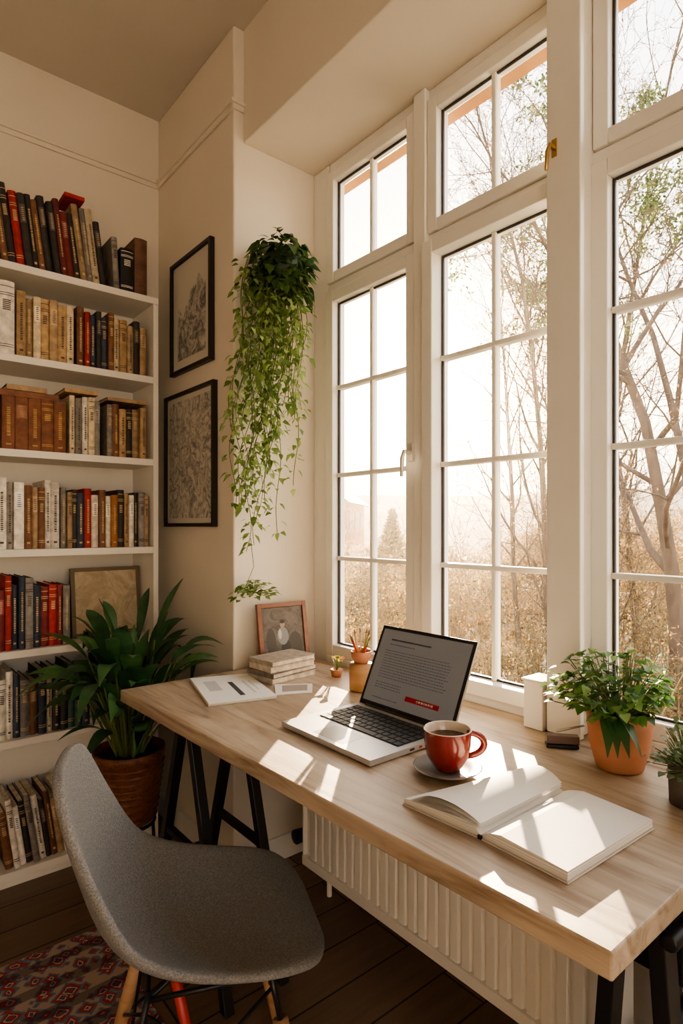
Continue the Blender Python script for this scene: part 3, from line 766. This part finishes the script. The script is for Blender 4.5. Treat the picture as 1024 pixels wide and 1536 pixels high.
b.build('hanging_ivy',[m_terra,m_black,m_stem,m_leaf,m_soil,mat('green_planter',(.05,.08,.04),.6)])

# ------------------------------------------------------------------ exterior
GZ=-2.0
m_ground=mat('meadow',(.20,.16,.09),.95,(.30,.24,.14),(.5,.5,.5))
b=MB(); n=24
vs=[];fs=[]
for i in range(n+1):
    for j in range(n+1):
        x=1.6+ (i/n)**2*220; y=-120+300*j/n
        vs.append((x,y,GZ+.3*mn.noise((x*.1,y*.1,0))-.1))
for i in range(n):
    for j in range(n):
        a=i*(n+1)+j; fs.append((a,a+n+1,a+n+2,a+1))
b.add(vs,fs,0,True); b.build('ground',[m_ground])
m_hill=mat('hazy_woodland',(.36,.28,.20),.95,(.48,.38,.28),(.25,.25,.6))  # distance haze is painted into the ridge colour
b=MB(); vs=[];fs=[]; n=260
for i in range(n+1):
    a=-.5+2.3*i/n; r=110
    x=r*math.sin(a)+0; y=r*math.cos(a)
    h=7.0+1.0*mn.noise((a*3,0,0))+.30*mn.noise((a*60,1,0))+.25*mn.noise((a*220,1,3))
    vs+=[(x*.8,y*.8,GZ-.4),(x,y,h)]
for i in range(n): fs.append((2*i,2*i+2,2*i+3,2*i+1))
b.add(vs,fs,0,True); b.build('distant_ridge',[m_hill])
def pos(d,a): return (d*(.77*a+.637), d*(.77-.637*a))
hx0,hy0=pos(34,-.040)
b=MB(); T=Matrix.Translation((hx0,hy0,GZ))@Matrix.Rotation(math.radians(38),4,'Z')
b.box(-2.7,2.7,-2.2,2.2,0,4.6,0,T=T)
b.add([T@Vector(p) for p in ((-3.0,-2.5,4.5),(3.0,-2.5,4.5),(3.0,2.5,4.5),(-3.0,2.5,4.5),(-3.0,0,6.3),(3.0,0,6.3))],[(0,1,5,4),(2,3,4,5),(0,4,3),(1,2,5),(0,3,2,1)],1)
for k in (-1.6,0,1.6):
    for zz in (1.2,3.1): b.box(k-.35,k+.35,-2.26,-2.2,zz,zz+1.0,2,T=T); b.box(-2.76,-2.7,k-.35,k+.35,zz,zz+1.0,2,T=T)
b.build('brick_house',[mat('pink_brick',(.42,.13,.07),.9,(.50,.17,.10),(3,3,8)),mat('slate_roof',(.08,.07,.07),.8),mat('house_window',(.2,.22,.25),.2)])

m_bark=mat('bark',(.075,.050,.032),.9,(.13,.09,.06),(8,8,3),bump=.5,bscale=20)
m_twig=mat('straw_stalks',(.18,.12,.06),.9,(.29,.20,.10),(8,8,3))
m_fol=mat('outdoor_foliage',(1,1,1),.8,attr=True,trans=.55)
def leafcard(b,q,s,mi,col,rr):
    u=Vector((rr.gauss(0,1),rr.gauss(0,1),rr.gauss(0,1))).normalized(); w=u.cross(Vector((rr.gauss(0,1),rr.gauss(0,1),rr.gauss(0,1)))).normalized()
    k=rr.uniform(.65,1.25); col=tuple(c*k for c in col)
    b.add([q-u*s,q+w*s*.45,q+u*s,q-w*s*.45],[(0,1,2,3)],mi,False,col)
def grow(b,base,height,r0,depth,rr,trunkdir=(0,0,1),kids=(8,4,4,4,4),ang=(60,50,50,45,45),ratio=(.5,.55,.55,.6,.6),grav=(0,.1,.05,-.05,-.1),first=.3,wig=.16,minr=.0045):
    tips=[]
    def br(p,d,L,r,dep):
        segs=(9,7,5,4,3,3)[dep]
        pts=[p.copy()]; rad=[r]; dd=d.copy(); dirs=[dd.copy()]
        for i in range(segs):
            dd=(dd+Vector((rr.gauss(0,1),rr.gauss(0,1),rr.gauss(0,.7)))*(wig*(.45 if dep==0 else 1))+Vector((0,0,grav[dep]))).normalized()
            p=p+dd*(L/segs); pts.append(p.copy()); dirs.append(dd.copy()); rad.append(max(minr*.6,r*(1-.85*(i+1)/segs)))
        b.tube(pts,rad,(8,6,4,3,3,3)[dep] if r0>.04 else 3,0,caps=False)
        if dep>=depth-1: tips.extend(pts[1:])
        if dep<depth:
            k=kids[dep]
            az=rr.uniform(0,2*pi)
            for c in range(k):
                f=first if dep==0 else .18
                t=f+(1-f)*(c+rr.uniform(.1,.9))/k; t=min(t,.98); i=int(t*segs); q=pts[i].lerp(pts[i+1],t*segs-i)
                az+=2.4+rr.uniform(-.4,.4)
                dv=dirs[i]; s=dv.cross(Vector((0.13,.2,1))).normalized(); s2=dv.cross(s)
                an=math.radians(ang[dep])*rr.uniform(.6,1.2)
                nd=(dv*math.cos(an)+(s*math.cos(az)+s2*math.sin(az))*math.sin(an)).normalized()
                br(q,nd,L*ratio[dep]*rr.uniform(.6,1.15)*(1.15-.5*t),max(minr,rad[i]*rr.uniform(.4,.6)),dep+1)
    br(Vector(base),Vector(trunkdir).normalized(),height,r0,0)
    return tips
def tree(name,base,height,r0,depth,seed,leaves=None,leafn=0,leafs=.03,**kw):
    rr=random.Random(seed); b=MB(); tips=grow(b,base,height,r0,depth,rr,**kw)
    if leaves:
        for i in range(leafn):
            q=rr.choice(tips)+Vector((rr.gauss(0,1),rr.gauss(0,1),rr.gauss(0,1)))*leafs*1.5
            leafcard(b,q,leafs*rr.uniform(.6,1.3),1,rr.choice(leaves),rr)
    return b.build(name,[m_bark,m_fol])
GOLD=[(.40,.22,.07),(.48,.27,.08),(.28,.17,.07),(.22,.14,.065),(.56,.32,.10)]
OLV=[(.15,.13,.06),(.18,.15,.07),(.12,.11,.05),(.22,.17,.08)]
x,y=pos(8,.575); tree('bare_tree',(x,y,GZ-.1),8.6,.13,4,11,GOLD,2500,.02,trunkdir=(-.03,.03,1),kids=(14,7,6,5),ang=(62,48,48,45),ratio=(.46,.5,.5,.5),grav=(0,.09,.04,0,0),first=.28,wig=.14,minr=.0055)
x,y=pos(9.5,.345); tree('bare_tree.001',(x,y,GZ-.1),10.5,.06,3,5,GOLD,2500,.02,kids=(34,8,6),ang=(34,35,35,30),ratio=(.24,.5,.5,.5),grav=(0,.10,-.02,-.05,0),first=.15,wig=.12)
x,y=pos(11,.30); tree('bare_tree.002',(x,y,GZ-.1),11.5,.055,3,21,GOLD,1400,.02,kids=(28,7,6),ang=(38,35,35,30),ratio=(.22,.5,.5,.5),grav=(0,.10,-.02,-.05,0),first=.2,wig=.12)
x,y=pos(13,.42); tree('bare_tree.003',(x,y,GZ-.1),13,.08,3,33,GOLD,1200,.025,kids=(28,8,6),ang=(45,40,40,30),ratio=(.30,.5,.5,.5),grav=(0,.08,0,0,0),first=.2,wig=.12)
x,y=pos(12,.50); tree('bare_tree.004',(x,y,GZ-.1),11,.08,3,44,GOLD,1500,.025,kids=(28,8,7),ang=(50,45,40,30),ratio=(.34,.5,.5,.5),grav=(0,.08,0,0,0),first=.2,wig=.14)
x,y=pos(10,.46); tree('bare_tree.005',(x,y,GZ-.1),6.5,.05,3,45,GOLD,2500,.025,kids=(24,8,6),ang=(45,45,40,30),ratio=(.36,.5,.5,.5),grav=(0,.10,0,0,0),first=.1,wig=.14)
x,y=pos(7.4,.66); tree('leafy_tree',(x,y,GZ-.1),9.5,.09,3,8,[(.09,.13,.04),(.14,.18,.06),(.06,.09,.03),(.20,.22,.09)],14000,.040,kids=(16,6,5),ang=(65,45,45,45),ratio=(.32,.5,.5,.5),grav=(0,-.02,-.05,-.1,0),first=.72,wig=.15)
b=MB(); rr=random.Random(3)
x,y=pos(18.5,.085); b.tube([(x,y,GZ-.1),(x,y,1.7)],[.12,.02],8,0)
for i in range(3600):
    t=rr.random()**.7; zz=GZ+.3+(3.5)*(1-t); r=(.08+1.0*t)*rr.uniform(.3,1); a=rr.uniform(0,2*pi)
    leafcard(b,Vector((x+r*math.cos(a),y+r*math.sin(a),zz)),.09,1,rr.choice(OLV+GOLD[:3]),rr)
b.build('conifer',[m_bark,m_fol])
b=MB(); rr=random.Random(91)
for i in range(34):
    a=.0+.68*(i+rr.random())/34; d=rr.uniform(7.5,13)
    zt_=1.26+(rr.uniform(-90,20)+(70 if a>.25 else 0))/898*d
    x,y=pos(d,a)
    tips=grow(b,(x,y,GZ-.1),zt_-GZ,.022,2,rr,trunkdir=(rr.uniform(-.1,.1),rr.uniform(-.1,.1),1),kids=(16,6),ang=(38,38),ratio=(.34,.45),grav=(0,.10,0),first=.2,wig=.13,minr=.004)
    for k in range(160):
        leafcard(b,rr.choice(tips)+Vector((rr.gauss(0,.03),rr.gauss(0,.03),rr.gauss(0,.03))),.022*rr.uniform(.6,1.3),1,rr.choice(GOLD),rr)
b.build('bare_saplings',[m_twig,m_fol])
b=MB(); rr=random.Random(17)
def bush(d,a,zt,w,n,s,cols,tw=40):
    x,y=pos(d,a); lobes=[]
    for k in range(7):
        hz_=GZ+(zt-GZ)*rr.uniform(.25,.9); lobes.append((Vector((x+rr.gauss(0,w*.45),y+rr.gauss(0,w*.45),hz_)),w*rr.uniform(.3,.55)))
    lobes.append((Vector((x,y,zt-w*.35)),w*.4))
    for c,r in lobes:
        base=Vector((x+rr.gauss(0,w*.2),y+rr.gauss(0,w*.2),GZ-.1)); b.tube([base,base.lerp(c,.6)+Vector((rr.uniform(-.1,.1),rr.uniform(-.1,.1),0)),c],[.018,.012,.005],4,0,caps=False)
        for j in range(int(n/len(lobes)/tw)):
            dv=Vector((rr.gauss(0,1),rr.gauss(0,1),rr.gauss(.7,1))).normalized(); e1=c+dv*r*rr.uniform(.8,1.5)
            b.tube([c,c.lerp(e1,.5)+Vector((rr.uniform(-.04,.04),rr.uniform(-.04,.04),.02)),e1],[.005,.003,.0015],3,0,caps=False)
        cc=rr.choice(cols)
        for j in range(int(n/len(lobes))):
            dv=Vector((rr.gauss(0,1),rr.gauss(0,1),rr.gauss(0,1))).normalized(); q=c+dv*r*(rr.random()**.45)*1.1
            col=cc if rr.random()<.6 else rr.choice(cols)
            leafcard(b,q,s*rr.uniform(.5,1.4),1,col,rr)
for i in range(40):
    a=-.12+.80*i/39+rr.uniform(-.01,.01); d=rr.uniform(6.5,9.5)
    top=1.26-(rr.uniform(110,250))/898*d
    if .17<a<.26: top-=.2
    bush(d,a,top,.7,1300,.024,GOLD+OLV+OLV,10)
for i in range(44):
    a=-.14+.86*i/43; d=rr.uniform(12,17)
    top=1.26+(rr.uniform(-100,-25)+(75 if a>.26 else 0))/898*d
    bush(d,a,top,1.3,1100,.05,GOLD+OLV,18)
for i in range(30):
    a=-.14+.84*i/29; d=rr.uniform(21,28)
    bush(d,a,1.26+rr.uniform(-45,-10)/898*d,2.2,600,.13,[(.42,.29,.18),(.34,.24,.15),(.48,.33,.20)],80)  # farthest bushes: paler palette with haze mixed into the colours
b.build('autumn_hedgerow',[m_twig,m_fol])

# low morning mist filling the garden
mm=bpy.data.materials.new('morning_mist'); mm.use_nodes=True; nt=mm.node_tree; nt.nodes.remove(nt.nodes['Principled BSDF'])
vsn=nt.nodes.new('ShaderNodeVolumeScatter'); vsn.inputs['Density'].default_value=.0017; vsn.inputs['Anisotropy'].default_value=.84; vsn.inputs['Color'].default_value=(1,.86,.64,1)
nt.links.new(vsn.outputs[0],nt.nodes['Material Output'].inputs['Volume'])
b=MB(); b.box(1.75,45,-20,60,-3,14); b.build('morning_mist',[mm])

# ------------------------------------------------------------------ world, sun
SD=Vector((.781,.651,.230)).normalized()
w=bpy.data.worlds.new('World'); scene.world=w; w.use_nodes=True; nt=w.node_tree; N=nt.nodes; Lk=nt.links
bg=N['Background']; tc=N.new('ShaderNodeTexCoord')
nm=N.new('ShaderNodeVectorMath'); nm.operation='NORMALIZE'; Lk.new(tc.outputs['Generated'],nm.inputs[0])
dt=N.new('ShaderNodeVectorMath'); dt.operation='DOT_PRODUCT'; dt.inputs[1].default_value=SD; Lk.new(nm.outputs[0],dt.inputs[0])
sx=N.new('ShaderNodeSeparateXYZ'); Lk.new(nm.outputs[0],sx.inputs[0])
cr=N.new('ShaderNodeValToRGB'); e=cr.color_ramp.elements; e[0].position=0; e[0].color=(1.0,.83,.65,1); e[1].position=.85; e[1].color=(.72,.80,.94,1); k=e.new(.35); k.color=(.95,.91,.86,1)
Lk.new(sx.outputs['Z'],cr.inputs[0])
def powr(ex,st,col):
    mx=N.new('ShaderNodeMath'); mx.operation='MAXIMUM'; mx.inputs[1].default_value=0; Lk.new(dt.outputs['Value'],mx.inputs[0])
    p=N.new('ShaderNodeMath'); p.operation='POWER'; p.inputs[1].default_value=ex; Lk.new(mx.outputs[0],p.inputs[0])
    s=N.new('ShaderNodeVectorMath'); s.operation='SCALE'; s.inputs[0].default_value=tuple(c*st for c in col); Lk.new(p.outputs[0],s.inputs['Scale']); return s.outputs[0]
sc=N.new('ShaderNodeVectorMath'); sc.operation='SCALE'; sc.inputs['Scale'].default_value=4.6; Lk.new(cr.outputs[0],sc.inputs[0])
cur=sc.outputs[0]
for (ex,st,col) in ((5,2.0,(1,.80,.56)),(30,3.5,(1,.72,.38)),(300,30,(1,.74,.40)),(12000,800,(1,.9,.7))):
    ad=N.new('ShaderNodeVectorMath'); ad.operation='ADD'; Lk.new(cur,ad.inputs[0]); Lk.new(powr(ex,st,col),ad.inputs[1]); cur=ad.outputs[0]
Lk.new(cur,bg.inputs['Color']); bg.inputs['Strength'].default_value=1.0
sl=bpy.data.lights.new('sun','SUN'); sl.energy=50; sl.color=(1,.76,.49); sl.angle=math.radians(.5)
so=bpy.data.objects.new('sun',sl); scene.collection.objects.link(so); so.rotation_euler=SD.to_track_quat('Z','Y').to_euler(); so.location=(6,6,5)

# ------------------------------------------------------------------ camera
cd=bpy.data.cameras.new('camera'); cam=bpy.data.objects.new('camera',cd); scene.collection.objects.link(cam)
cd.sensor_fit='VERTICAL'; cd.sensor_height=36; cd.lens=898/1536*36; cd.shift_y=22/1536; cd.clip_start=.02; cd.clip_end=500
cam.location=(0,0,1.26); cam.rotation_euler=(pi/2,0,-math.radians(39.6))
scene.camera=cam
try: scene.view_settings.look='AgX - Medium High Contrast'
except Exception as ex: print(ex)
